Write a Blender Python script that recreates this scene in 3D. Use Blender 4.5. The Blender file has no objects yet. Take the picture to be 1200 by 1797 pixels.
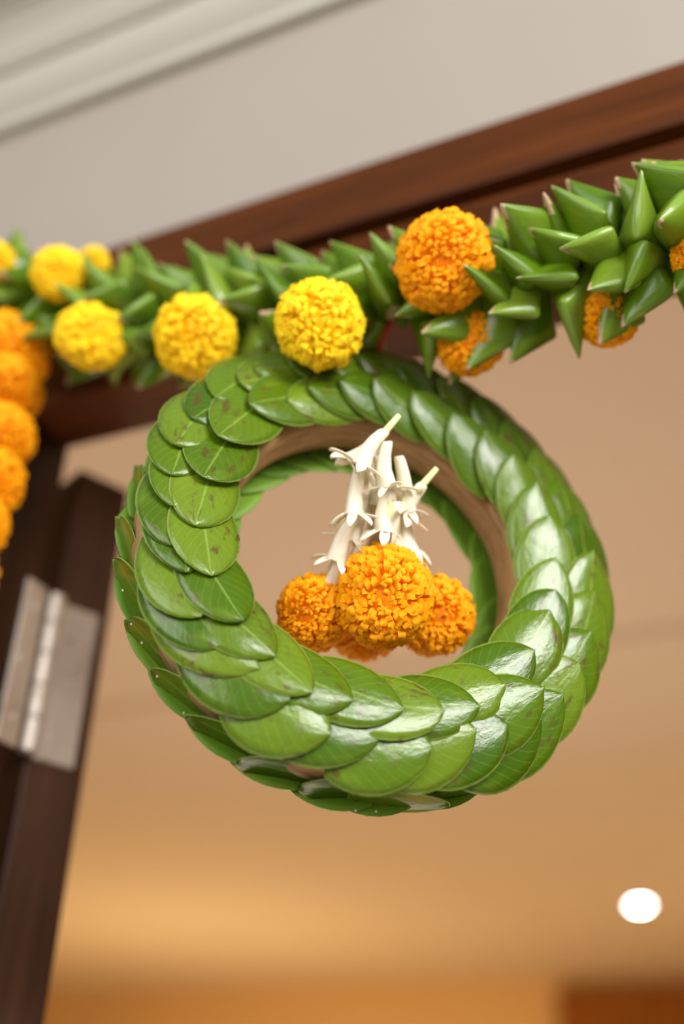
import bpy, bmesh, math, random
from mathutils import Vector, Matrix
import numpy as np

scene = bpy.context.scene
COL = scene.collection
R = math.radians
rng = random.Random(7)

# ------------------------------------------------------------------ camera
Z0 = 1.65                                   # eye height of the photographer above the floor
F_PX = 1840.0                               # focal length for a 1200 x 1797 frame
AX = Vector((0.9176585, 0.18508136, 0.35163583))      # rows: the place's axes seen by the camera
AY = Vector((0.39635354, -0.48957206, -0.77667436))
AZ = Vector((0.02840313, 0.85209394, -0.52261762))
cam_data = bpy.data.cameras.new('camera')
cam = bpy.data.objects.new('camera', cam_data)
COL.objects.link(cam)
rot = Matrix((AX, AY, AZ))
m4 = rot.to_4x4()
m4.translation = Vector((0, 0, Z0))
cam.matrix_world = m4
cam_data.sensor_fit = 'VERTICAL'
cam_data.sensor_height = 36.0
cam_data.sensor_width = 24.0
cam_data.lens = 36.0 * F_PX / 1797.0
cam_data.clip_start = 0.02
cam_data.clip_end = 60
cam_data.dof.use_dof = True
cam_data.dof.focus_distance = 0.535
cam_data.dof.aperture_fstop = 1.9
scene.camera = cam

# ------------------------------------------------------------------ world, lights, exposure
scene.view_settings.view_transform = 'Standard'
scene.view_settings.look = 'None'
scene.view_settings.gamma = 1.0
scene.view_settings.use_curve_mapping = False
scene.view_settings.exposure = 0.0
world = bpy.data.worlds.new('overcast_sky')
scene.world = world
world.use_nodes = True
bg = world.node_tree.nodes['Background']
bg.inputs[0].default_value = (1.0, 0.98, 0.95, 1)
bg.inputs[1].default_value = 0.36


def area_light(name, loc, target, size, power, col, size_y=None):
    d = bpy.data.lights.new(name, 'AREA')
    d.energy = power
    d.color = col
    d.size = size
    if size_y:
        d.shape = 'RECTANGLE'
        d.size_y = size_y
    o = bpy.data.objects.new(name, d)
    COL.objects.link(o)
    o.location = loc
    o.rotation_euler = (Vector(target) - Vector(loc)).to_track_quat('-Z', 'Y').to_euler()
    return o


# daylight falling in from the open side of the porch, to the right of the photographer
area_light('porch_daylight', (1.86, -0.97, Z0 + 1.06), (-0.18, 0.46, Z0 + 0.28), 1.5, 112, (1.0, 0.98, 0.95), 0.9)
area_light('porch_daylight_front', (-0.5, -1.9, Z0 + 0.7), (-0.2, 0.5, Z0 + 0.3), 1.6, 42, (1.0, 0.97, 0.93))
# unseen fill added to brighten the room's near ceiling; unseen warm lamps further in
area_light('room_fill_near', (-0.6, 1.5, Z0 - 0.8), (-0.6, 1.7, Z0 + 0.9), 1.2, 12.5, (1.0, 0.85, 0.72))
for lx, ly, lw in ((-2.9, 4.7, 76), (0.6, 4.4, 34)):
    d_ = bpy.data.lights.new('room_lamp', 'POINT')
    d_.energy = lw
    d_.color = (1.0, 0.68, 0.32)
    d_.shadow_soft_size = 0.25
    o_ = bpy.data.objects.new('room_lamp', d_)
    COL.objects.link(o_)
    o_.location = (lx, ly, Z0 - 0.75)

# ------------------------------------------------------------------ helpers


def lin(r, g, b):
    def c(v):
        v /= 255.0
        return v / 12.92 if v <= 0.04045 else ((v + 0.055) / 1.055) ** 2.4
    return (c(r), c(g), c(b), 1)


def link(o, parent=None):
    COL.objects.link(o)
    if parent is not None:
        o.parent = parent
    return o


def mesh_obj(name, verts, faces, mat, parent=None, smooth=True, uvs=None):
    me = bpy.data.meshes.new(name)
    me.from_pydata([tuple(v) for v in verts], [], faces)
    if uvs is not None:
        uvl = me.uv_layers.new(name='UVMap')
        for lp in me.loops:
            uvl.data[lp.index].uv = uvs[lp.vertex_index]
    me.materials.append(mat)
    if smooth:
        for p in me.polygons:
            p.use_smooth = True
    me.update()
    return link(bpy.data.objects.new(name, me), parent)


def bm_obj(name, bm, mat, parent=None, smooth=False):
    me = bpy.data.meshes.new(name)
    bmesh.ops.recalc_face_normals(bm, faces=bm.faces)
    bm.to_mesh(me)
    bm.free()
    me.materials.append(mat)
    if smooth:
        for p in me.polygons:
            p.use_smooth = True
    return link(bpy.data.objects.new(name, me), parent)


def empty(name, loc):
    o = bpy.data.objects.new(name, None)
    o.empty_display_size = 0.05
    o.location = loc
    return link(o)


def tag(o, label, cat, group=None):
    o['label'] = label
    o['category'] = cat
    if group:
        o['group'] = group
    return o


def struct(o, label=None):
    o['kind'] = 'structure'
    if label:
        o['label'] = label
    return o


def box_bm(x0, x1, y0, y1, z0, z1, bevel=0.0, bm=None):
    bm = bm or bmesh.new()
    vs = [bm.verts.new((x, y, z)) for x in (x0, x1) for y in (y0, y1) for z in (z0, z1)]
    q = [(0, 1, 3, 2), (4, 6, 7, 5), (0, 4, 5, 1), (2, 3, 7, 6), (0, 2, 6, 4), (1, 5, 7, 3)]
    fs = [bm.faces.new([vs[i] for i in f]) for f in q]
    if bevel:
        es = {e for f in fs for e in f.edges}
        bmesh.ops.bevel(bm, geom=list(es), offset=bevel, segments=2, affect='EDGES', profile=0.6)
    return bm


def extrude_profile_x(name, prof, x0, x1, mat, parent=None):
    """closed (y, z) outline swept along x"""
    n = len(prof)
    vs = [(x0, y, z) for y, z in prof] + [(x1, y, z) for y, z in prof]
    fs = [(i, (i + 1) % n, n + (i + 1) % n, n + i) for i in range(n)]
    fs += [tuple(range(n))[::-1], tuple(range(n, 2 * n))]
    bm = bmesh.new()
    bv = [bm.verts.new(v) for v in vs]
    for f in fs:
        bm.faces.new([bv[i] for i in f])
    return bm_obj(name, bm, mat, parent)


def extrude_profile_z(name, prof, z0, z1, mat, parent=None):
    n = len(prof)
    bm = bmesh.new()
    bv = [bm.verts.new((x, y, z0)) for x, y in prof] + [bm.verts.new((x, y, z1)) for x, y in prof]
    for i in range(n):
        bm.faces.new([bv[i], bv[(i + 1) % n], bv[n + (i + 1) % n], bv[n + i]])
    bm.faces.new(bv[:n][::-1])
    bm.faces.new(bv[n:])
    return bm_obj(name, bm, mat, parent)


def tube(name, pts, rad, mat, parent=None, seg=8):
    """rad: one radius or one per point"""
    pts = [Vector(p) for p in pts]
    if not hasattr(rad, '__len__'):
        rad = [rad] * len(pts)
    vs, fs = [], []
    prev = None
    for i, p in enumerate(pts):
        t = (pts[min(i + 1, len(pts) - 1)] - pts[max(i - 1, 0)]).normalized()
        if prev is None:
            a = t.orthogonal().normalized()
        else:
            a = (prev - t * prev.dot(t)).normalized()
        prev = a
        b = t.cross(a)
        for k in range(seg):
            w = 2 * math.pi * k / seg
            vs.append(p + (a * math.cos(w) + b * math.sin(w)) * rad[i])
    for i in range(len(pts) - 1):
        for k in range(seg):
            fs.append((i * seg + k, i * seg + (k + 1) % seg, (i + 1) * seg + (k + 1) % seg, (i + 1) * seg + k))
    fs.append(tuple(range(seg))[::-1])
    fs.append(tuple(range(len(vs) - seg, len(vs))))
    return mesh_obj(name, vs, fs, mat, parent)


# ------------------------------------------------------------------ materials


class NT:
    def __init__(self, name):
        self.mat = bpy.data.materials.new(name)
        self.mat.use_nodes = True
        self.t = self.mat.node_tree
        self.bsdf = self.t.nodes['Principled BSDF']
        self.out = self.t.nodes['Material Output']

    def n(self, typ, **kw):
        nd = self.t.nodes.new(typ)
        for k, v in kw.items():
            setattr(nd, k, v)
        return nd

    def l(self, a, b):
        self.t.links.new(a, b)

    def val(self, v, sock):
        if hasattr(v, 'is_output'):
            self.l(v, sock)
        else:
            sock.default_value = v

    def math(self, op, a, b=0.0, c=None, clamp=False):
        nd = self.n('ShaderNodeMath', operation=op, use_clamp=clamp)
        self.val(a, nd.inputs[0])
        self.val(b, nd.inputs[1])
        if c is not None:
            self.val(c, nd.inputs[2])
        return nd.outputs[0]

    def mix(self, f, a, b, blend='MIX'):
        nd = self.n('ShaderNodeMix', data_type='RGBA', blend_type=blend)
        self.val(f, nd.inputs[0])
        self.val(a, nd.inputs[6])
        self.val(b, nd.inputs[7])
        return nd.outputs[2]

    def ramp(self, f, stops):
        nd = self.n('ShaderNodeValToRGB')
        self.l(f, nd.inputs[0])
        e = nd.color_ramp.elements
        while len(e) < len(stops):
            e.new(0.5)
        for el, (p, c) in zip(e, stops):
            el.position = p
            el.color = c if len(c) == 4 else (*c, 1)
        return nd.outputs[0]

    def smooth(self, x, lo, hi):
        nd = self.n('ShaderNodeMapRange', interpolation_type='SMOOTHSTEP')
        self.l(x, nd.inputs[0])
        nd.inputs[1].default_value = lo
        nd.inputs[2].default_value = hi
        return nd.outputs[0]

    def noise(self, scale, vec=None, detail=3, rough=0.5, w=None):
        nd = self.n('ShaderNodeTexNoise')
        if w is not None:
            nd.noise_dimensions = '4D'
            self.l(w, nd.inputs['W'])
        nd.inputs['Scale'].default_value = scale
        nd.inputs['Detail'].default_value = detail
        nd.inputs['Roughness'].default_value = rough
        if vec is not None:
            self.l(vec, nd.inputs['Vector'])
        return nd.outputs[0]

    def obj(self):
        return self.n('ShaderNodeTexCoord').outputs['Object']

    def bump(self, h, strength, dist=0.002):
        nd = self.n('ShaderNodeBump')
        nd.inputs['Strength'].default_value = strength
        nd.inputs['Distance'].default_value = dist
        self.l(h, nd.inputs['Height'])
        self.l(nd.outputs[0], self.bsdf.inputs['Normal'])

    def set(self, **kw):
        for k, v in kw.items():
            self.val(v, self.bsdf.inputs[k.replace('_', ' ')])
        return self

    def translucent(self, col, fac):
        tr = self.n('ShaderNodeBsdfTranslucent')
        self.val(col, tr.inputs[0])
        mx = self.n('ShaderNodeMixShader')
        mx.inputs[0].default_value = fac
        self.l(self.bsdf.outputs[0], mx.inputs[1])
        self.l(tr.outputs[0], mx.inputs[2])
        self.l(mx.outputs[0], self.out.inputs[0])


def leaf_material(name, dark, mid, light, rib, blotch, gloss=0.19, speck=1.0):
    t = NT(name)
    uv = t.n('ShaderNodeUVMap', uv_map='UVMap').outputs[0]
    sep = t.n('ShaderNodeSeparateXYZ')
    t.l(uv, sep.inputs[0])
    u, v = sep.outputs[0], sep.outputs[1]
    rnd = t.n('ShaderNodeObjectInfo').outputs['Random']
    w10 = t.math('MULTIPLY', rnd, 37.0)
    av = t.math('ABSOLUTE', t.math('SUBTRACT', v, 0.5))
    tint = t.ramp(rnd, [(0.0, dark), (0.45, mid), (0.8, light), (1.0, mid)])
    soft = t.noise(3.0, uv, 2, 0.5, w10)
    base = t.mix(t.math('MULTIPLY', soft, 0.55), tint, dark)
    base = t.mix(t.math('MULTIPLY', t.smooth(soft, 0.5, 0.75), 0.45), base, light)
    # side veins
    vein = t.math('SINE', t.math('MULTIPLY', t.math('SUBTRACT', u, t.math('MULTIPLY', av, 0.7)), 62.0))
    veinm = t.math('MULTIPLY', t.smooth(vein, 0.86, 1.0), 0.10)
    base = t.mix(veinm, base, rib)
    ribm = t.math('SUBTRACT', 1.0, t.smooth(av, 0.006, 0.026))
    base = t.mix(t.math('MULTIPLY', ribm, 0.38), base, rib)
    rim = t.math('MULTIPLY', t.smooth(av, 0.462, 0.495), 0.75)
    base = t.mix(rim, base, rib)
    # brown scars
    sc = t.noise(7.0, uv, 4, 0.65, w10)
    scm = t.math('MULTIPLY', t.smooth(sc, 0.53, 0.66), 0.85 * speck)
    gate = t.smooth(t.noise(1.7, uv, 1, 0.5, t.math('MULTIPLY', rnd, 91.0)), 0.40, 0.55)
    base = t.mix(t.math('MULTIPLY', scm, gate), base, blotch)
    dots = t.smooth(t.noise(26.0, uv, 2, 0.5, w10), 0.68, 0.74)
    base = t.mix(t.math('MULTIPLY', dots, 0.7 * speck), base, blotch)
    t.set(Base_Color=base, IOR=1.5)
    wax = t.noise(40.0, uv, 3, 0.6, w10)
    t.set(Roughness=t.math('MULTIPLY_ADD', wax, 0.16, gloss - 0.08))
    t.bump(t.math('ADD', t.math('MULTIPLY', wax, 0.35), t.math('MULTIPLY', t.noise(9.0, uv, 2, 0.5, w10), 1.0)), 0.30, 0.0010)
    t.translucent(t.mix(0.6, base, lin(170, 215, 30), 'MIX'), 0.20)
    return t.mat


M = {}
M['leaf'] = leaf_material('wreath_leaf_green', lin(60, 92, 8), lin(90, 118, 18), lin(118, 142, 36),
                          lin(158, 186, 92), lin(88, 64, 34))
t = NT('leaf_underside_pale')
ui = t.n('ShaderNodeObjectInfo').outputs['Random']
uc = t.mix(ui, lin(136, 176, 50), lin(112, 158, 40))
t.set(Base_Color=t.mix(t.math('MULTIPLY', t.noise(60, t.obj(), 3), .5), uc, lin(92, 136, 34)), Roughness=0.55)
t.translucent(lin(170, 205, 40), 0.30)
M['under'] = t.mat
M['fold'] = leaf_material('garland_leaf_green', lin(66, 102, 6), lin(102, 134, 18), lin(138, 164, 52),
                          lin(140, 176, 86), lin(150, 120, 90), 0.22, 0.25)
# the folded leaves have pinkish brown tips: same leaf with its outer corner dried
t = NT('dried_leaf_tip')
t.set(Base_Color=t.mix(t.noise(300, t.obj()), lin(150, 110, 84), lin(188, 160, 128)), Roughness=0.7)
M['tip'] = t.mat


def petal_material(name, deep, mid, light, trans, sub=0.30):
    t = NT(name)
    uv = t.n('ShaderNodeUVMap', uv_map='UVMap').outputs[0]
    sep = t.n('ShaderNodeSeparateXYZ')
    t.l(uv, sep.inputs[0])
    c = t.ramp(sep.outputs[0], [(0.0, deep), (0.55, mid), (1.0, light)])
    c = t.mix(t.math('MULTIPLY', sep.outputs[1], 0.35), c, mid)
    t.set(Base_Color=c, Roughness=0.62, Specular_IOR_Level=0.25)
    t.translucent(trans, sub)
    return t.mat


M['orange'] = petal_material('orange_marigold_petal', lin(255, 132, 0), lin(255, 174, 0), lin(255, 194, 20), lin(255, 175, 0))
M['yellow'] = petal_material('yellow_marigold_petal', lin(252, 190, 0), lin(255, 218, 10), lin(255, 232, 60), lin(255, 215, 10))
t = NT('marigold_calyx_green')
t.set(Base_Color=t.mix(t.noise(60, t.obj()), lin(70, 110, 40), lin(110, 140, 60)), Roughness=0.6)
M['calyx'] = t.mat
t = NT('tuberose_cream')
c = t.mix(t.noise(120, t.obj(), 2), lin(250, 244, 224), lin(238, 227, 202))
t.set(Base_Color=c, Roughness=0.5)
t.translucent(lin(250, 240, 215), 0.25)
M['tuberose'] = t.mat
t = NT('tuberose_green_neck')
t.set(Base_Color=t.mix(t.noise(90, t.obj(), 2), lin(205, 214, 120), lin(236, 232, 180)), Roughness=0.5)
M['neck'] = t.mat
t = NT('dry_fibre_core')
ob = t.obj()
mp = t.n('ShaderNodeMapping')
mp.inputs['Scale'].default_value = (40, 40, 320)
t.l(ob, mp.inputs[0])
fb = t.noise(1.0, mp.outputs[0], 4, 0.6)
c = t.ramp(fb, [(0.25, lin(104, 78, 46)), (0.5, lin(154, 120, 78)), (0.8, lin(184, 150, 106))])
t.set(Base_Color=c, Roughness=0.75)
t.bump(fb, 0.4, 0.001)
M['core'] = t.mat
t = NT('red_cotton_thread')
t.set(Base_Color=t.mix(t.noise(900, t.obj()), lin(170, 20, 24), lin(205, 45, 40)), Roughness=0.8)
M['thread'] = t.mat
t = NT('pin_steel')
t.set(Base_Color=t.mix(t.noise(200, t.obj()), lin(225, 222, 215), lin(190, 188, 182)), Metallic=0.6, Roughness=0.3)
M['pin'] = t.mat
t = NT('garland_cord')
t.set(Base_Color=t.mix(t.noise(500, t.obj()), lin(60, 70, 30), lin(90, 80, 44)), Roughness=0.85)
M['cord'] = t.mat


def wood(name, dark, mid, light, axis, rough=0.42):
    t = NT(name)
    mp = t.n('ShaderNodeMapping')
    s = [26.0, 26.0, 26.0]
    s[axis] = 1.6
    mp.inputs['Scale'].default_value = s
    t.l(t.obj(), mp.inputs[0])
    g = t.noise(1.6, mp.outputs[0], 6, 0.62)
    broad = t.noise(2.2, t.obj(), 2)
    c = t.ramp(g, [(0.28, dark), (0.52, mid), (0.78, light)])
    c = t.mix(t.math('MULTIPLY', broad, 0.4), c, dark)
    t.set(Base_Color=c, Roughness=t.math('MULTIPLY_ADD', g, 0.18, rough - 0.1), Specular_IOR_Level=0.15)
    t.bump(g, 0.25, 0.001)
    return t.mat


M['wood_x'] = wood('dark_stained_wood_head', lin(44, 18, 2), lin(86, 42, 8), lin(112, 60, 16), 0, 0.55)
M['wood_z'] = wood('dark_stained_wood_jamb', lin(24, 10, 4), lin(52, 30, 18), lin(74, 44, 30), 2)
M['panel'] = wood('brown_wall_panelling', lin(120, 68, 22), lin(160, 100, 40), lin(184, 122, 58), 2)
M['door'] = wood('dark_door_wood', lin(54, 34, 24), lin(88, 60, 46), lin(110, 78, 60), 2, 0.42)


def paint(name, a, b, rough=0.8, scale=3.0):
    t = NT(name)
    n1 = t.noise(scale, t.obj(), 4, 0.6)
    t.set(Base_Color=t.mix(n1, a, b), Roughness=rough)
    t.bump(t.noise(220, t.obj(), 2), 0.08, 0.001)
    return t.mat


M['wall'] = paint('off_white_wall_paint', lin(150, 141, 132), lin(142, 133, 124))
M['cornice'] = paint('white_cornice_paint', lin(170, 166, 158), lin(164, 160, 150))
M['ceiling'] = paint('cream_ceiling_paint', lin(228, 213, 194), lin(220, 204, 184), 0.85, 0.8)
M['room_wall'] = paint('warm_room_wall', lin(236, 204, 152), lin(226, 190, 136), 0.85, 0.6)
M['floor'] = paint('pale_stone_floor', lin(205, 192, 172), lin(186, 172, 150), 0.5, 1.2)
t = NT('brushed_hinge_metal')
mp = t.n('ShaderNodeMapping')
mp.inputs['Scale'].default_value = (300, 300, 12)
t.l(t.obj(), mp.inputs[0])
g = t.noise(1.0, mp.outputs[0], 3)
spots = t.smooth(t.noise(55, t.obj(), 2), 0.62, 0.74)
c = t.mix(g, lin(196, 184, 170), lin(222, 214, 204))
c = t.mix(t.math('MULTIPLY', spots, 0.55), c, lin(120, 104, 76))
t.set(Base_Color=c, Metallic=0.55, Roughness=0.42)
M['hinge'] = t.mat
t = NT('lit_lamp_glass')
t.set(Base_Color=(1, 1, 1, 1), Emission_Color=(1.0, 0.96, 0.86, 1), Emission_Strength=60.0)
M['lamp'] = t.mat
t = NT('white_lamp_ring')
t.set(Base_Color=t.mix(t.noise(20, t.obj()), lin(240, 236, 228), lin(230, 226, 218)), Roughness=0.4)
M['ring'] = t.mat

# ------------------------------------------------------------------ the setting
XJ, YF, YB = -0.514, 0.50, 0.57           # left jamb face, front and back of the door frame
ZH = Z0 + 0.503                            # underside of the frame's head
XR = 0.42                                  # right jamb face
Y_WALL = 0.518

# wall above and beside the frame (porch side)
bm = box_bm(-1.9, 2.2, Y_WALL, 0.562, ZH + 0.12, Z0 + 1.02)
box_bm(-1.9, XJ - 0.12, Y_WALL, 0.562, 0, ZH + 0.12, bm=bm)
box_bm(XR + 0.12, 2.2, Y_WALL, 0.562, 0, ZH + 0.12, bm=bm)
struct(bm_obj('wall_front', bm, M['wall']), 'off-white painted wall around the doorway')

# frame: head and two jambs, raised outer band and an inset inner band
ZB, ZT = Z0 + 0.588, Z0 + 0.651
prof = [(YB, ZH), (YF + 0.014, ZH), (YF + 0.012, ZH + 0.003), (YF + 0.012, ZB - 0.004), (YF + 0.016, ZB - 0.002),
        (YF + 0.016, ZB), (YF + 0.002, ZB + 0.001), (YF, ZB + 0.004), (YF, ZT - 0.005), (YF + 0.004, ZT), (YB, ZT)]
struct(extrude_profile_x('trim_1', prof, XJ - 0.148, XR + 0.148, M['wood_x']), 'dark wooden head of the door frame')
for nm, xj, s in (('trim_2', XJ, -1), ('trim_3', XR, 1)):
    pz = [(xj, YB), (xj, YF + 0.014), (xj + s * .003, YF + 0.012), (xj + s * .082, YF + 0.012), (xj + s * .084, YF + 0.016),
          (xj + s * .086, YF + 0.016), (xj + s * .087, YF + 0.002), (xj + s * .09, YF), (xj + s * .143, YF), (xj + s * .148, YF + .004), (xj + s * .148, YB)]
    struct(extrude_profile_z(nm, pz, 0, ZH, M['wood_z']), 'dark wooden jamb of the door frame')

# cornice under the porch soffit
cp = [(Y_WALL, Z0 + .890), (.508, Z0 + .890), (.505, Z0 + .893), (.505, Z0 + .903), (.509, Z0 + .906), (.509, Z0 + .910),
      (.500, Z0 + .918), (.492, Z0 + .928), (.487, Z0 + .940), (.487, Z0 + .946), (.481, Z0 + .947), (.474, Z0 + .953),
      (.462, Z0 + .970), (.448, Z0 + .982), (.440, Z0 + .984), (.440, Z0 + .990), (.425, Z0 + .992), (.425, Z0 + 1.0), (Y_WALL, Z0 + 1.0)]
struct(extrude_profile_x('trim_4', cp, -1.9, 2.2, M['cornice']), 'white moulded cornice above the doorway')
struct(bm_obj('porch_soffit', box_bm(-1.9, 2.2, 0.36, Y_WALL, Z0 + 1.0, Z0 + 1.05), M['cornice']), 'white soffit over the doorway')

# room behind the door
ZC = Z0 + 0.90
cb = [(YB - .008, ZC), (1.93, ZC), (1.93, ZC + .012), (1.99, ZC + .012), (1.99, ZC + .003), (2.62, ZC + .003), (2.62, ZC + .05), (6.8, ZC + .05),
      (6.8, ZC + .12), (YB - .008, ZC + .12)]
struct(extrude_profile_x('ceiling', cb, -6.5, 4.0, M['ceiling']), 'cream ceiling of the room behind the door')
struct(bm_obj('wall_back', box_bm(-6.5, 4.0, 6.8, 6.9, 0, ZC + .1), M['room_wall']))
struct(bm_obj('wall_left', box_bm(-6.6, -6.5, YB, 6.9, 0, ZC + .1), M['room_wall']))
struct(bm_obj('wall_right', box_bm(4.0, 4.1, YB, 6.9, 0, ZC + .1), M['room_wall']))
bm = box_bm(-6.5, XJ - .13, .562, .575, 0, ZC)
box_bm(XR + .13, 4.0, .562, .575, 0, ZC, bm=bm)
box_bm(XJ - .13, XR + .13, .562, .575, ZH + .14, ZC, bm=bm)
struct(bm_obj('wall_inner', bm, M['room_wall']), 'room side of the doorway wall')
struct(bm_obj('floor', box_bm(-7, 5, -4.0, 6.9, -0.1, 0), M['floor']))

struct(bm_obj('trim_5', box_bm(-1.55, 3.2, 6.72, 6.8, 0, ZC - 0.02, .01), M['panel']), 'brown wooden panelling on the far wall')

# door leaf swung back into the room, with its butt hinge
hx, hy = XJ + 0.003, 0.588                 # hinge pin
door = empty('door_1', (hx, hy, 0))
struct(door, 'dark wooden door swung back into the room')
door.rotation_euler = (0, 0, R(156))       # closed = 0: the leaf runs along +x
TH = 0.054
bm = box_bm(0.010, 0.86, -TH, -0.004, 0.012, ZH - 0.004, 0.003)
leafo = bm_obj('door_leaf', bm, M['door'], door)
for (a, b, c, d) in ((.12, .75, .2, .95), (.12, .75, 1.12, 1.98)):
    p = bm_obj('door_panel', box_bm(a, b, -TH - .006, -TH + .004, c, d, .004), M['door'], door)
    p = bm_obj('door_panel', box_bm(a, b, -.008, .002, c, d, .004), M['door'], door)
HZ0, HZ1 = Z0 + .243, Z0 + .371


def hinge_leaf(parent, x, y0, y1, sgn):
    pl = bm_obj('hinge_leaf', box_bm(x - .0018, x + .0018, y0, y1, HZ0, HZ1, .0012), M['hinge'], parent)
    for k in range(3):
        z = HZ0 + .02 + k * (HZ1 - HZ0 - .04) / 2
        y = y0 + (y1 - y0) * (.35 if k == 1 else .62)
        b = bmesh.new()
        bmesh.ops.create_uvsphere(b, u_segments=12, v_segments=6, radius=.0042)
        for vtx in b.verts:
            vtx.co.x *= .35
            vtx.co = vtx.co + Vector((x + sgn * .0018, y, z))
        bm_obj('screw', b, M['hinge'], pl, True)
    return pl


hl = hinge_leaf(door, .0095, -.043, -.008, -1)
for k in range(5):
    seg = (HZ1 - HZ0) / 5
    b = bmesh.new()
    bmesh.ops.create_cone(b, cap_ends=True, segments=20, radius1=.0072, radius2=.0072, depth=seg - .0012)
    bmesh.ops.bevel(b, geom=[e for e in b.edges if abs(e.verts[0].co.z - e.verts[1].co.z) < 1e-6], offset=.001, segments=2, affect='EDGES')
    for vtx in b.verts:
        vtx.co.z += HZ0 + seg * (k + .5)
    o = bm_obj('hinge_knuckle', b, M['hinge'], door)
# the hinge's other leaf is screwed to the jamb
jamb = bpy.data.objects['trim_2']
hinge_leaf(jamb, XJ + .001, .554, .5765, 1)

# recessed lamp in the room's ceiling
LX, LY = -0.682 * (0.95 / 0.9), 4.556 * (0.95 / 0.9)
lampz = ZC + .05
dl = empty('ceiling_downlight', (LX, LY, lampz))
tag(dl, 'round lit downlight recessed in the cream ceiling behind the door', 'downlight')


def ring_lathe(name, prof, mat, parent, seg=32):
    vs, fs = [], []
    n = len(prof)
    for k in range(seg):
        w = 2 * math.pi * k / seg
        for r_, z_ in prof:
            vs.append((r_ * math.cos(w), r_ * math.sin(w), z_))
    for k in range(seg):
        for i in range(n - 1):
            a, b_ = k * n + i, ((k + 1) % seg) * n + i
            fs.append((a, b_, b_ + 1, a + 1))
    return mesh_obj(name, vs, fs, mat, parent)


ring_lathe('lamp_ring', [(.060, 0), (.060, -.004), (.036, -.006), (.033, -.002), (.03, .02)], M['ring'], dl)
ring_lathe('lamp_glass', [(.0, -.010), (.012, -.0095), (.022, -.008), (.034, -.003), (.034, .0), (.0, .0)], M['lamp'], dl)
sp = bpy.data.lights.new('downlight_beam', 'SPOT')
sp.energy = 60
sp.color = (1.0, 0.85, 0.62)
sp.spot_size = R(110)
sp.spot_blend = 0.6
sp.shadow_soft_size = 0.05
so = link(bpy.data.objects.new('downlight_beam', sp))
so.location = (LX, LY, lampz - .03)

# ------------------------------------------------------------------ leaf wreath
WC = Vector((-0.18532, 0.46110, Z0 + 0.28484))
WN = Vector((0.661716, -0.748376, 0.045446)).normalized()
WU = Vector((0, 0, 1)).cross(WN).normalized()
WV = WN.cross(WU)
wreath = empty('leaf_wreath', WC)
wm = Matrix((WU, WV, WN)).transposed().to_4x4()      # local x right, y up, z out of the front face
wm.translation = WC
wreath.matrix_world = wm
tag(wreath, 'round wreath of overlapping glossy green leaves hanging in the doorway', 'wreath')

RM, HW = 0.1065, 0.030


def dome(r):
    w = (r - RM) / HW
    return 0.0045 - 0.0045 * w * w if abs(w) < 1.25 else 0.0045 - 0.0045 * (1.5625 + (abs(w) - 1.25) * 2.5)


# core
prof = []
for k in range(24):
    a = 2 * math.pi * k / 24
    ca, sa = math.cos(a), math.sin(a)
    px = RM + 0.0245 * math.copysign(abs(ca) ** 0.35, ca)
    pz_ = -0.0165 + 0.0165 * math.copysign(abs(sa) ** 0.5, sa)
    prof.append((px, pz_))
vs, fs = [], []
NS = 96
for k in range(NS):
    w = 2 * math.pi * k / NS
    for r_, z_ in prof:
        vs.append((r_ * math.cos(w), r_ * math.sin(w), z_))
for k in range(NS):
    for i in range(24):
        a, b_ = k * 24, ((k + 1) % NS) * 24
        fs.append((a + i, b_ + i, b_ + (i + 1) % 24, a + (i + 1) % 24))
o = mesh_obj('ring_core', vs, fs, M['core'], wreath)
o['label'] = 'brown dry fibre ring under the leaves'

NL, NWD = 12, 8


def leaf_width(s, a, b, cusp):
    s = min(max(s, 0.0), 1.0)
    peak = a / (a + b)
    nrm = (peak ** a) * ((1 - peak) ** b)
    w = (s ** a) * ((1 - s) ** b) / nrm
    return max(w - cusp * max(0, s - 0.86) * 2.0 * (1 - s) * 8, 0.0)


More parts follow.
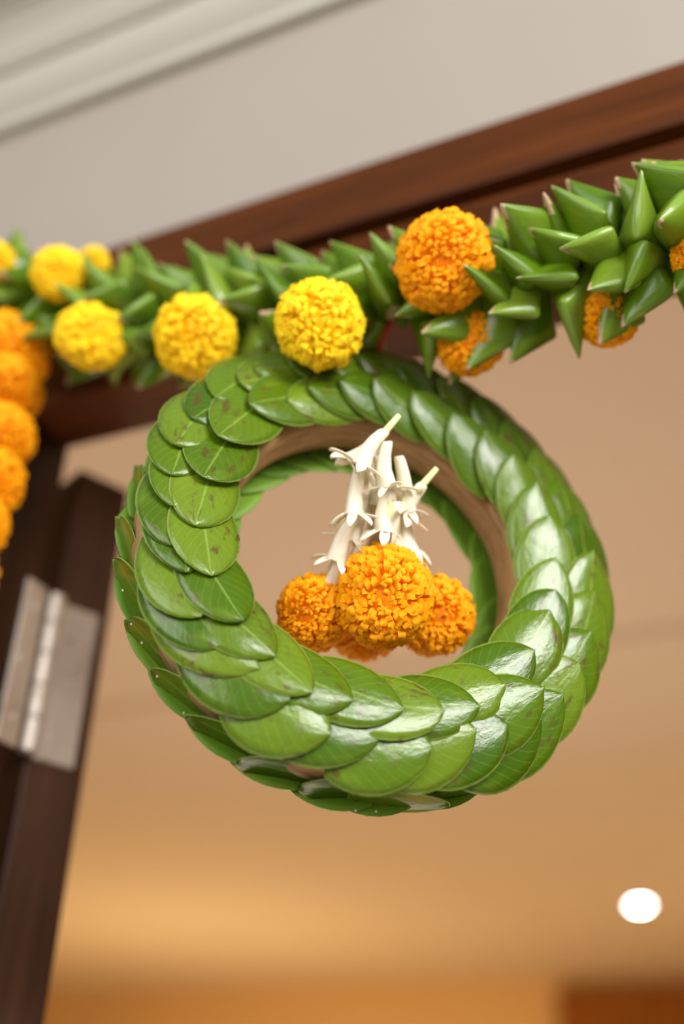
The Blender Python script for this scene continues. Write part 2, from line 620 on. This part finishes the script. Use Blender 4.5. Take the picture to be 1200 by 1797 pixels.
def make_leaf(place, L, W, rl, parent, name='leaf', thick=0.00045, mat=None):
    """place(along, across, u, v) -> Vector; a thin solid leaf, tip at along = 0, base at along = -L"""
    a, b = 0.66 + rl.uniform(-.08, .08), 0.61 + rl.uniform(-.06, .10)
    cusp = rl.uniform(0.0, 0.28)
    side = rl.uniform(-.06, .06)
    top, uvs = [], []
    for i in range(NL + 1):
        q = i / NL
        s = 0.5 - 0.5 * math.cos(math.pi * (0.06 + 0.94 * q))
        s = 0.10 * (1 - q) + s * (1 - 0.10 * (1 - q)) if i < NL else 1.0
        hw = 0.5 * W * leaf_width(s, a, b, cusp)
        if i == NL:
            hw = 0.00025
        for j in range(NWD + 1):
            v = -1 + 2 * j / NWD
            al = -L * (1 - s)
            ac = v * hw + side * L * (s - .5) ** 2
            top.append(place(al, ac, s, v))
            uvs.append((s, 0.5 + 0.5 * v))
    g = NWD + 1
    nt = len(top)
    tv = [Vector(p) for p in top]
    nrm = []
    for i in range(NL + 1):
        for j in range(g):
            i0, i1 = max(i - 1, 0), min(i + 1, NL)
            j0, j1 = max(j - 1, 0), min(j + 1, NWD)
            du = tv[i1 * g + j] - tv[i0 * g + j]
            dv = tv[i * g + j1] - tv[i * g + j0]
            nn = du.cross(dv)
            nrm.append(nn.normalized() if nn.length > 1e-12 else Vector((0, 0, 1)))
    bot = [p - n_ * thick for p, n_ in zip(tv, nrm)]
    vs = tv + bot
    fs = []
    for i in range(NL):
        for j in range(NWD):
            q = (i * g + j, (i + 1) * g + j, (i + 1) * g + j + 1, i * g + j + 1)
            fs.append(q)
            fs.append(tuple(nt + k for k in q[::-1]))
    ring = [j for j in range(g)] + [i * g + NWD for i in range(1, NL + 1)] + [NL * g + j for j in range(NWD - 1, -1, -1)] + [i * g for i in range(NL - 1, 0, -1)]
    for k in range(len(ring)):
        p, q = ring[k], ring[(k + 1) % len(ring)]
        fs.append((p, q, nt + q, nt + p))
    o_ = mesh_obj(name, vs, fs, mat or M['leaf'], parent, True, uvs + uvs)
    o_.data.materials.append(M['under'])
    for p in o_.data.polygons:
        if min(p.vertices) >= nt:
            p.material_index = 1
    return o_


def front_leaf(th, r, head, L, W, lift, rl, tilt=1.0):
    th, hd = R(th), R(th + 90 + head)
    tip = Vector((r * math.cos(th), r * math.sin(th)))
    d = Vector((math.cos(hd), math.sin(hd)))
    n2 = Vector((-d.y, d.x))
    roll = rl.uniform(-.05, .05)
    lift += rl.uniform(-.0008, .0008)
    curl = rl.uniform(-.0025, .0012)
    cup = -rl.uniform(.0010, .0030)

    def place(al, ac, s, v):
        p = tip + d * al + n2 * ac
        h = dome(p.length) + lift + 0.0100 * tilt * (s - 0.50) + roll * ac + curl * max(0, s - .6) ** 2 * 6
        h += cup * (abs(v) ** 1.2 - .4) - 0.0007 * math.exp(-(v / .10) ** 2)
        return (p.x, p.y, h)
    return make_leaf(place, L, W, rl, wreath)


# (angle of the tip counter-clockwise from the right, tip radius mm, heading off the tangent, width mm)
OUTER = [(129, 127, -14, 38), (136, 123, -6, 38), (145, 125, -6, 38), (155, 125, -8, 39), (165.5, 126, -8, 38), (174.5, 123, -7, 38),
         (184, 121, -10, 38), (195, 123, -14, 39), (203, 121, -12, 39), (215, 124, -14, 39), (224, 122, -6, 40), (234, 117, -2, 40),
         (244.5, 121, -6, 43), (256.5, 126, -8, 43), (268.5, 121, -8, 43), (281, 124, -7, 42), (293.5, 119, -4, 42), (303, 121, -5, 42),
         (312.5, 128, -10, 42), (321, 126, -6, 39), (332, 126, -10, 42), (343, 127, -14, 40), (355, 128, -12, 38), (7, 130, -13, 39),
         (19, 131, -14, 39), (30, 131, -13, 39), (41, 132, -14, 38), (52, 131, -13, 39), (63, 131, -13, 38),
         (74, 130, -12, 38), (86, 132, -15, 36), (98, 127, -12, 38), (109, 128, -12, 36), (119, 127, -14, 38)]
INNER = [(119, 96, -12, 38), (128, 93, -8, 36), (141, 102, -16, 42), (158, 100, -17, 44), (174, 97, -16, 45), (190, 97, -21, 42),
         (206, 95, -15, 42), (222, 93, -6, 40), (235, 93, -6, 40), (248.5, 98, -24, 40), (259.5, 94, -14, 40), (274, 94, -20, 40),
         (286, 96, -20, 40), (297.5, 99, -20, 40), (309, 97, -20, 39), (325, 96, -20, 40),
         (342, 95, -12, 43), (350, 95, -8, 41), (2, 97, -18, 41), (18, 101, -22, 43), (30, 103, -22, 41), (42, 101, -22, 40), (54, 101, -24, 40),
         (66, 98, -24, 40), (81, 101, -26, 40), (95, 101, -24, 40), (107, 99, -18, 40)]
rl = random.Random(21)
for th, r, hd, w in OUTER:
    front_leaf(th, r * .00098 - .0045 * max(0, math.cos(R(th - 230))), hd + rl.uniform(-5, 5), .060 + rl.uniform(-.003, .004), w * .00103, 0.0012, rl, 1.0 + .55 * max(0, math.cos(R(th - 45))))
for th, r, hd, w in INNER:
    front_leaf(th, r * .001 + .003 + .0055 * max(0, math.cos(R(th - 230))), hd + rl.uniform(-5, 5), .060 + rl.uniform(-.003, .004), w * (.00092 - .00006 * max(0, math.cos(R(th - 45)))), 0.0044, rl, 0.95 + .45 * max(0, math.cos(R(th - 45))))
front_leaf(317.5, .114, -14, .060, .041, 0.0050, rl)


def side_leaf(th, sgn, L, W, depth, r0, rl, flare):
    """leaf pinned along the outer wall of the ring; sgn +1: tip counter-clockwise"""
    skew = rl.uniform(-.10, .06)
    curl = rl.uniform(.0, .004)

    def place(al, ac, s, v):
        a = R(th) + sgn * al / 0.134
        rr = r0 + 0.0075 * (s - .4) + flare * max(0, s - .45) ** 2 + 0.0022 * v * v - curl * max(0, -v) * s
        z = depth + sgn * ac * 1.0 + skew * al
        return (rr * math.cos(a), rr * math.sin(a), z)
    return make_leaf(place, L, W, rl, wreath)


def back_leaf(th, r, head, sgn, L, W, rl):
    th_, hd = R(th), R(th + sgn * 90 + head)
    tip = Vector((r * math.cos(th_), r * math.sin(th_)))
    d = Vector((math.cos(hd), math.sin(hd)))
    n2 = Vector((d.y, -d.x))

    def place(al, ac, s, v):
        p = tip + d * al + n2 * ac
        w = (p.length - RM) / HW
        return (p.x, p.y, -0.0345 - 0.006 * (1 - min(w * w, 1.6)) - 0.006 * (s - .4) - 0.0006 * v * v)
    return make_leaf(place, L, W, rl, wreath)


for k in range(12):                                   # left flank, tips upward
    side_leaf(254 - k * 12.8 + rl.uniform(-2, 2), -1, .060 + rl.uniform(-.004, .004), .036 + rl.uniform(-.003, .003), -.0265 + rl.uniform(-.002, .002), .1285, rl, rl.uniform(.006, .020))
for k in range(17):                                   # right flank, tips upward
    side_leaf(290 + k * 10.8 + rl.uniform(-1.5, 1.5), 1, .058 + rl.uniform(-.004, .004), .032 + rl.uniform(-.003, .003), -.0245 + rl.uniform(-.002, .002), .1315, rl, rl.uniform(.002, .012))
for k in range(24):
    back_leaf(k * 15 + rl.uniform(-3, 3), .091 + rl.uniform(-.004, .003), 8, -1, .060, .041, rl)
for k in range(26):
    back_leaf(k * 13.85 + rl.uniform(-3, 3), .121, 8, -1, .058, .038, rl)

# pins holding the side leaves
for th, dz in ((207, -.016), (212, -.013), (219, -.018), (228, -.02), (243, -.018), (268, -.024), (272, -.022), (200, -.012)):
    b = bmesh.new()
    bmesh.ops.create_uvsphere(b, u_segments=10, v_segments=6, radius=.0006)
    a = R(th)
    for vtx in b.verts:
        vtx.co = vtx.co + Vector((.1405 * math.cos(a), .1405 * math.sin(a), dz))
    bm_obj('pin', b, M['pin'], wreath, True)

# red thread from the garland down to the top of the wreath
wi = wm.inverted()


def gz(x):
    return Z0 + 0.437 + 0.64 * (x + 0.05) ** 2


xt = WC.x + 0.012
t0 = Vector((xt, .452, gz(xt)))
t1 = WC + WV * .131 - WN * .016
pts = [wi @ (t0.lerp(t1, q) + Vector((.0015 * math.sin(q * 9), 0, 0))) for q in [i / 6 for i in range(7)]]
o = tube('hanging_thread', pts, .0017, M['thread'], wreath)
o['label'] = 'red cotton thread tying the wreath to the garland'

# ------------------------------------------------------------------ marigolds


def marigold_mesh(name, seed, mat, n=300):
    """pompon of ruffled petals, unit radius, face towards +z"""
    r = random.Random(seed)
    vs, fs, uv = [], [], []
    ga = math.pi * (3 - math.sqrt(5))
    for k in range(n):
        q = (k + .5) / n
        phi = math.acos(1 - q * 1.50)                  # 0 at the face's centre to a little below the rim
        th = k * ga + r.uniform(-.12, .12)
        rad = 1.0 + r.uniform(-.09, .05) - 0.16 * math.exp(-(phi / .38) ** 2)
        dirv = Vector((math.sin(phi) * math.cos(th), math.sin(phi) * math.sin(th), math.cos(phi)))
        out = Vector((math.cos(phi) * math.cos(th), math.cos(phi) * math.sin(th), -math.sin(phi)))
        tan = dirv.cross(out).normalized()
        rot_ = r.uniform(-.7, .7)
        out2 = out * math.cos(rot_) + tan * math.sin(rot_)
        tan2 = dirv.cross(out2).normalized()
        w = r.uniform(.085, .135) * math.sqrt(300 / n) * (0.72 + 0.42 * min(phi / 1.2, 1))
        curl = r.uniform(.07, .20) * math.sqrt(330 / n) * (0.55 + 0.6 * min(phi / 1.2, 1))
        base = len(vs)
        rnd = r.random()
        rows = [(.55, 0.0, .35), (.84, .02, .8), (.965, .32 * curl, 1.0), (1.0, curl, .92), (.965, curl * 1.75, .55)]
        for i, (h, c_, ww) in enumerate(rows):
            for j in (-1, -.33, .33, 1):
                ruff = r.uniform(-.038, .038) * (i / 4)
                fold = .045 * (abs(j) - .5) * (1 if i < 3 else -.6)
                p = dirv * (rad * h + fold + ruff) + out2 * (c_ + r.uniform(-.012, .012)) + tan2 * (j * w * ww)
                p.z *= 0.82
                vs.append(p)
                uv.append((min(1, .1 + .22 * i + r.uniform(-.05, .05)), rnd))
        for i in range(4):
            for j in range(3):
                a = base + i * 4 + j
                fs.append((a, a + 1, a + 5, a + 4))
    # dense heart under the petals
    b0 = len(vs)
    nu, nv = 16, 9
    for i in range(nv + 1):
        ph = math.pi * i / nv
        for k in range(nu):
            th = 2 * math.pi * k / nu
            vs.append(Vector((.80 * math.sin(ph) * math.cos(th), .80 * math.sin(ph) * math.sin(th), .64 * math.cos(ph) if ph < 1.7 else .5 * math.cos(ph))))
            uv.append((0.0, .5))
    for i in range(nv):
        for k in range(nu):
            fs.append((b0 + i * nu + k, b0 + i * nu + (k + 1) % nu, b0 + (i + 1) * nu + (k + 1) % nu, b0 + (i + 1) * nu + k))
    me = bpy.data.meshes.new(name)
    me.from_pydata([tuple(v) for v in vs], [], fs)
    ul = me.uv_layers.new(name='UVMap')
    for lp in me.loops:
        ul.data[lp.index].uv = uv[lp.vertex_index]
    me.materials.append(mat)
    for p in me.polygons:
        p.use_smooth = True
    me.update()
    return me


MG = {'orange': [marigold_mesh('orange_marigold_%s' % c, s, M['orange'], 520) for c, s in zip('ab', (3, 5))],
      'yellow': [marigold_mesh('yellow_marigold_%s' % c, s, M['yellow'], 300) for c, s in zip('ab', (8, 13))]}
CAMP = Vector((0, 0, Z0))


def marigold(parent, pos, rad, kind, face, rl, name='marigold', variant=None):
    me = MG[kind][variant if variant is not None else rl.randrange(2)]
    o = bpy.data.objects.new(name, me)
    link(o, parent)
    q = Vector(face).normalized().to_track_quat('Z', 'Y').to_matrix().to_4x4()
    mw = Matrix.Translation(Vector(pos)) @ q @ Matrix.Rotation(rl.uniform(0, 6.28), 4, 'Z') @ Matrix.Diagonal((rad, rad * rl.uniform(.93, 1.04), rad * rl.uniform(.92, 1.05), 1))
    o.matrix_local = mw
    return o


# ------------------------------------------------------------------ flower tassel inside the wreath
knot = WC + WV * .081 - WN * .008
tassel = empty('flower_tassel', knot)
tag(tassel, 'tassel of cream tuberoses and orange marigolds hanging inside the wreath', 'flower tassel')
rt = random.Random(4)


def along(px, py, depth):
    """point of the place seen at a pixel of the photograph, at a distance along the view axis"""
    x, y = (px - 600.0) / F_PX, -(py - 898.5) / F_PX
    c = Vector((x, y, -1.0)) * depth
    return Vector((AX.dot(c), AY.dot(c), AZ.dot(c))) + CAMP


heads = [(675, 1046, .560, .0276), (551, 1076, .572, .0218), (762, 1080, .590, .0228), (640, 1098, .612, .0225)]
for i, (px, py, dep, rad) in enumerate(heads):
    p = along(px, py, dep)
    f = (CAMP - p).normalized() + [Vector((0, 0, -.05)), Vector((-.35, -.1, -.15)), Vector((.45, .1, -.25)), Vector((0, .3, -.8))][i]
    o = marigold(tassel, p - knot, rad, 'orange', f, rt, 'marigold_head', i % 2)
    b = bmesh.new()
    bmesh.ops.create_cone(b, cap_ends=True, segments=10, radius1=.0075, radius2=.003, depth=.014)
    for vtx in b.verts:
        vtx.co += p - knot + Vector((0, .004, rad * .8))
    bm_obj('calyx', b, M['calyx'], tassel, True)

# tuberose blossom: tube along -z from its neck at the origin, six petals at the mouth


def tuberose_meshes():
    pr = [(.0, .0020), (.08, .0025), (.3, .0028), (.6, .0033), (.85, .0040), (.97, .0047), (1.0, .0048)]
    seg = 12
    vs, fs = [], []
    for h, r_ in pr:
        for k in range(seg):
            w = 2 * math.pi * k / seg
            rr = r_ * (1 + .10 * math.cos(3 * w))
            vs.append((rr * math.cos(w) + .002 * math.sin(h * 3), rr * math.sin(w), -h * .032))
    for i in range(len(pr) - 1):
        for k in range(seg):
            fs.append((i * seg + k, (i + 1) * seg + k, (i + 1) * seg + (k + 1) % seg, i * seg + (k + 1) % seg))
    fs.append(tuple(range(seg)))
    fs.append(tuple(range(len(vs) - seg, len(vs)))[::-1])
    body = bpy.data.meshes.new('tuberose_tube')
    body.from_pydata(vs, [], fs)
    body.materials.append(M['tuberose'])
    for p in body.polygons:
        p.use_smooth = True
    # petal: runs out along +x from the tube's mouth
    vs, fs = [], []
    for i in range(7):
        s = i / 6
        w = .0022 * math.sin(math.pi * min(1, .18 + s * .80)) ** .7
        for j in range(5):
            v = -1 + j / 2
            vs.append((.0115 * s, v * w, .0012 * v * v - .0035 * s * s + .0022 * s))
    nt = len(vs)
    vs += [(x, y, z - .0005) for x, y, z in vs]
    for i in range(6):
        for j in range(4):
            q = (i * 5 + j, (i + 1) * 5 + j, (i + 1) * 5 + j + 1, i * 5 + j + 1)
            fs.append(q)
            fs.append(tuple(nt + k for k in q[::-1]))
    rg = [0, 1, 2, 3, 4] + [i * 5 + 4 for i in range(1, 7)] + [33, 32, 31, 30] + [i * 5 for i in range(5, 0, -1)]
    for k in range(len(rg)):
        fs.append((rg[k], rg[(k + 1) % len(rg)], nt + rg[(k + 1) % len(rg)], nt + rg[k]))
    pet = bpy.data.meshes.new('tuberose_petal')
    pet.from_pydata(vs, [], fs)
    pet.materials.append(M['tuberose'])
    for p in pet.polygons:
        p.use_smooth = True
    return body, pet


TB, TP = tuberose_meshes()


def tuberose(p0, p1, open_, greens=False, petals=6):
    d = p1 - p0
    o = link(bpy.data.objects.new('tuberose', TB), tassel)
    q = (-d).to_track_quat('Z', 'X').to_matrix().to_4x4()
    sc = d.length / .032
    wd = 1.26
    o.matrix_local = Matrix.Translation(p0 - knot) @ q @ Matrix.Rotation(rt.uniform(0, 6), 4, 'Z') @ Matrix.Diagonal((wd, wd, sc, 1))
    for k in range(petals):
        c = link(bpy.data.objects.new('petal', TP), o)
        a = k * 2 * math.pi / 6 + rt.uniform(-.25, .25)
        op = open_ + rt.uniform(-.6, .6)
        s = rt.uniform(.75, 1.1)
        c.matrix_local = Matrix.Rotation(a, 4, 'Z') @ Matrix.Translation((.0032, 0, -.0312)) @ Matrix.Rotation(op, 4, 'Y') @ Matrix.Diagonal((s, s, s, 1))
    if greens:
        tube('green_neck', [p0 - knot + (p0 - p1).normalized() * .009 + Vector((.003, 0, .001)), p0 - knot, p0 - knot + d * .25], [.0015, .0021, .0024], M['neck'], tassel)
    return o


D0 = .566
TUB = [((676, 757, D0), (634, 822, D0 - .004), .35, True), ((634, 812, D0 - .003), (622, 905, D0 - .004), .35, False), ((626, 900, D0 - .002), (591, 985, D0), .8, False),
       ((593, 975, D0), (570, 1040, D0 + .004), 1.1, False),
       ((681, 775, D0 - .002), (684, 858, D0 - .004), .30, False), ((686, 850, D0 - .004), (676, 935, D0 - .006), 1.0, False), ((676, 915, D0 - .006), (672, 1000, D0 - .002), 1.1, True),
       ((708, 880, D0 + .004), (716, 968, D0 + .006), .5, True), ((700, 800, D0 + .006), (712, 900, D0 + .008), .3, False), ((716, 950, D0 + .006), (738, 1030, D0 + .014), 1.1, False),
       ((662, 800, D0 + .01), (655, 885, D0 + .012), .7, False), ((655, 880, D0 + .012), (640, 985, D0 + .02), .9, False), ((650, 930, D0 + .002), (622, 1010, D0 + .006), .9, False),
       ((640, 860, D0 + .004), (612, 948, D0 + .004), .6, False),
       ((668, 770, D0 + .006), (612, 812, D0 + .006), .5, False), ((742, 850, D0 + .006), (706, 905, D0 + .005), .3, True),
       ((694, 880, D0), (696, 970, D0 + .002), .8, False)]
for a, b, op, gr in TUB:
    tuberose(along(*a), along(*b), op, gr)
for k, (px, py, dep) in enumerate([(675, 1010, .56), (560, 1050, .572), (750, 1050, .59), (640, 1070, .61)]):
    e = along(px, py, dep)
    mid = (knot + e) * .5 + Vector((rt.uniform(-.002, .002), 0, 0))
    tube('string', [Vector((0, 0, 0)), mid - knot, e - knot], .0006, M['tuberose'], tassel, 6)

# ------------------------------------------------------------------ garland of folded leaves across the doorway
GY = 0.455
garland = empty('leaf_garland', (-0.18, GY, gz(-0.18)))
tag(garland, 'door garland of folded green leaves dotted with yellow and orange marigolds', 'garland')
GO = Vector(garland.location)
cord_pts = [Vector((x, GY, gz(x))) - GO for x in [-.70 + i * .04 for i in range(31)]]
tube('cord', cord_pts, .0045, M['cord'], garland)


def fold_mesh(name, seed):
    """leaf folded into a rounded wedge: ridge outwards along x, keel inwards (z up = outwards)"""
    r = random.Random(seed)
    h = .040
    ra = .0165 + r.uniform(-.0015, .0015)
    tiltv = .42 + r.uniform(-.10, .15)
    rows, seg = 9, 20
    vs, fs, uv = [], [], []
    for i in range(rows):
        q = i / (rows - 1)                            # 0 at the keel, 1 at the ridge
        a = .007 + (ra - .007) * q ** .9
        b = .0125 * (1 - q) ** .85 + .0034
        for k in range(seg):
            w = 2 * math.pi * k / seg
            c, s = math.cos(w), math.sin(w)
            e = .75
            x = a * math.copysign(abs(c) ** e, c)
            y = b * (1 - .42 * c * q) * math.copysign(abs(s) ** .9, s)
            z = h * q - .010 + tiltv * x * q + .0010 * math.sin(3 * w) * (1 - q)
            x += .001 * q
            vs.append((-x, y, z))
            uv.append((q * .8 + .1, .5 + .38 * s * (1 if i % 2 == 0 else .97)))
    for i in range(rows - 1):
        for k in range(seg):
            fs.append((i * seg + k, i * seg + (k + 1) % seg, (i + 1) * seg + (k + 1) % seg, (i + 1) * seg + k))
    fs.append(tuple(range(seg))[::-1])
    # rounded ridge cap
    c0 = (rows - 1) * seg
    cap0 = len(vs)
    for k in range(seg):
        x, y, z = vs[c0 + k]
        vs.append((x * .95, y * .55, z + .0016))
        uv.append((.92, .5))
    for k in range(seg):
        fs.append((c0 + k, c0 + (k + 1) % seg, cap0 + (k + 1) % seg, cap0 + k))
    fs.append(tuple(range(cap0, cap0 + seg)))
    me = bpy.data.meshes.new(name)
    me.from_pydata(vs, [], fs)
    ul = me.uv_layers.new(name='UVMap')
    for lp in me.loops:
        ul.data[lp.index].uv = uv[lp.vertex_index]
    me.materials.append(M['fold'])
    me.materials.append(M['tip'])
    for p in me.polygons:
        p.use_smooth = True
        # dried corner of the ridge
        cx = sum(me.vertices[v].co.x for v in p.vertices) / len(p.vertices)
        cz = sum(me.vertices[v].co.z for v in p.vertices) / len(p.vertices)
        if len(p.vertices) == 4 and cx < -ra + .0012 and cz > .026:
            p.material_index = 1
    me.update()
    return me


FM = [fold_mesh('folded_leaf_%s' % c, s) for c, s in zip('abcd', (1, 2, 3, 4))]
rg_ = random.Random(12)
GF = [(780, 460, .600, .0292, 'orange'), (824, 598, .618, .0205, 'orange'), (1067, 556, .594, .0172, 'orange'), (1222, 452, .56, .014, 'orange'),
      (562, 570, .600, .0250, 'yellow'), (342, 590, .660, .0255, 'yellow'), (160, 590, .705, .0235, 'yellow'), (105, 482, .745, .0195, 'yellow'),
      (166, 460, .775, .0115, 'yellow'), (-8, 458, .78, .0150, 'yellow')]
gpos = []
for px, py, dep, rad, kind in GF:
    p = along(px, py, dep)
    if (px, py) not in ((824, 598), (1067, 556), (1222, 452), (166, 460)):
        gpos.append((p, rad))
    f = (CAMP - p).normalized() + Vector((rg_.uniform(-.2, .2), 0, rg_.uniform(-.2, .2)))
    marigold(garland, p - GO, rad, kind, f, rg_)

ring_i = 0
x = -.66
while x < .44:
    slope = 1.28 * (x + .05)
    T = Vector((1, 0, slope)).normalized()
    A = Vector((0, -1, 0))
    B = T.cross(A).normalized()
    if B.z < 0:
        B = -B
    cen = Vector((x, GY, gz(x)))
    n = 8
    for k in range(n):
        w = 2 * math.pi * (k + .5 * (ring_i % 2)) / n + rg_.uniform(-.16, .16)
        rad_dir = (A * math.cos(w) + B * math.sin(w)).normalized()
        lean = rg_.uniform(-.15, .30)
        out = (rad_dir - T * lean).normalized()
        p = cen + rad_dir * .012 + T * rg_.uniform(-.004, .004)
        tip = p + out * .028
        skip = False
        for fp, fr in gpos:
            to_cam = (CAMP - fp).normalized()
            rel = tip - fp
            dpt = rel.dot(to_cam)
            lat = (rel - to_cam * dpt).length
            if lat < fr * .62 and dpt > -fr * .9:
                skip = True
        lc = wi @ tip                                  # keep clear of the wreath's top
        if math.hypot(lc.x, lc.y) < .135 and abs(lc.z) < .032:
            skip = True
        if skip or (rad_dir.y > .75):
            continue
        o = link(bpy.data.objects.new('folded_leaf', FM[rg_.randrange(4)]), garland)
        zx = out
        ridge = (T - zx * T.dot(zx)).normalized()
        ridge = Matrix.Rotation(rg_.gauss(0, .9), 3, zx) @ ridge
        yx = zx.cross(ridge).normalized()
        mr = Matrix((ridge, yx, zx)).transposed().to_4x4()
        s = rg_.uniform(.84, 1.04)
        o.matrix_local = Matrix.Translation(p - GO) @ mr @ Matrix.Diagonal((s, s * rg_.uniform(.9, 1.15), s * rg_.uniform(.9, 1.1), 1))
    x += .0212
    ring_i += 1

# ------------------------------------------------------------------ marigold string down the left jamb
sx, sy, sz = -0.465, 0.440, Z0 + 0.487
mgs = empty('marigold_string', (sx, sy, sz))
tag(mgs, 'hanging string of packed orange marigolds beside the left door jamb', 'garland')
rs = random.Random(31)
for k in range(14):
    p = Vector((sx + rs.uniform(-.004, .004), sy + rs.uniform(-.004, .004), sz - k * .036))
    f = (CAMP - p).normalized() * .8 + Vector((.25, 0, -.55)) + Vector((rs.uniform(-.25, .25), 0, rs.uniform(-.2, .2)))
    marigold(mgs, p - Vector((sx, sy, sz)), (.0320 if k == 0 else .0262) * rs.uniform(.95, 1.05), 'orange', f, rs)
tube('string', [Vector((0, .0, .05)), Vector((0, 0, -.25)), Vector((0, 0, -.5))], .0012, M['cord'], mgs, 6)
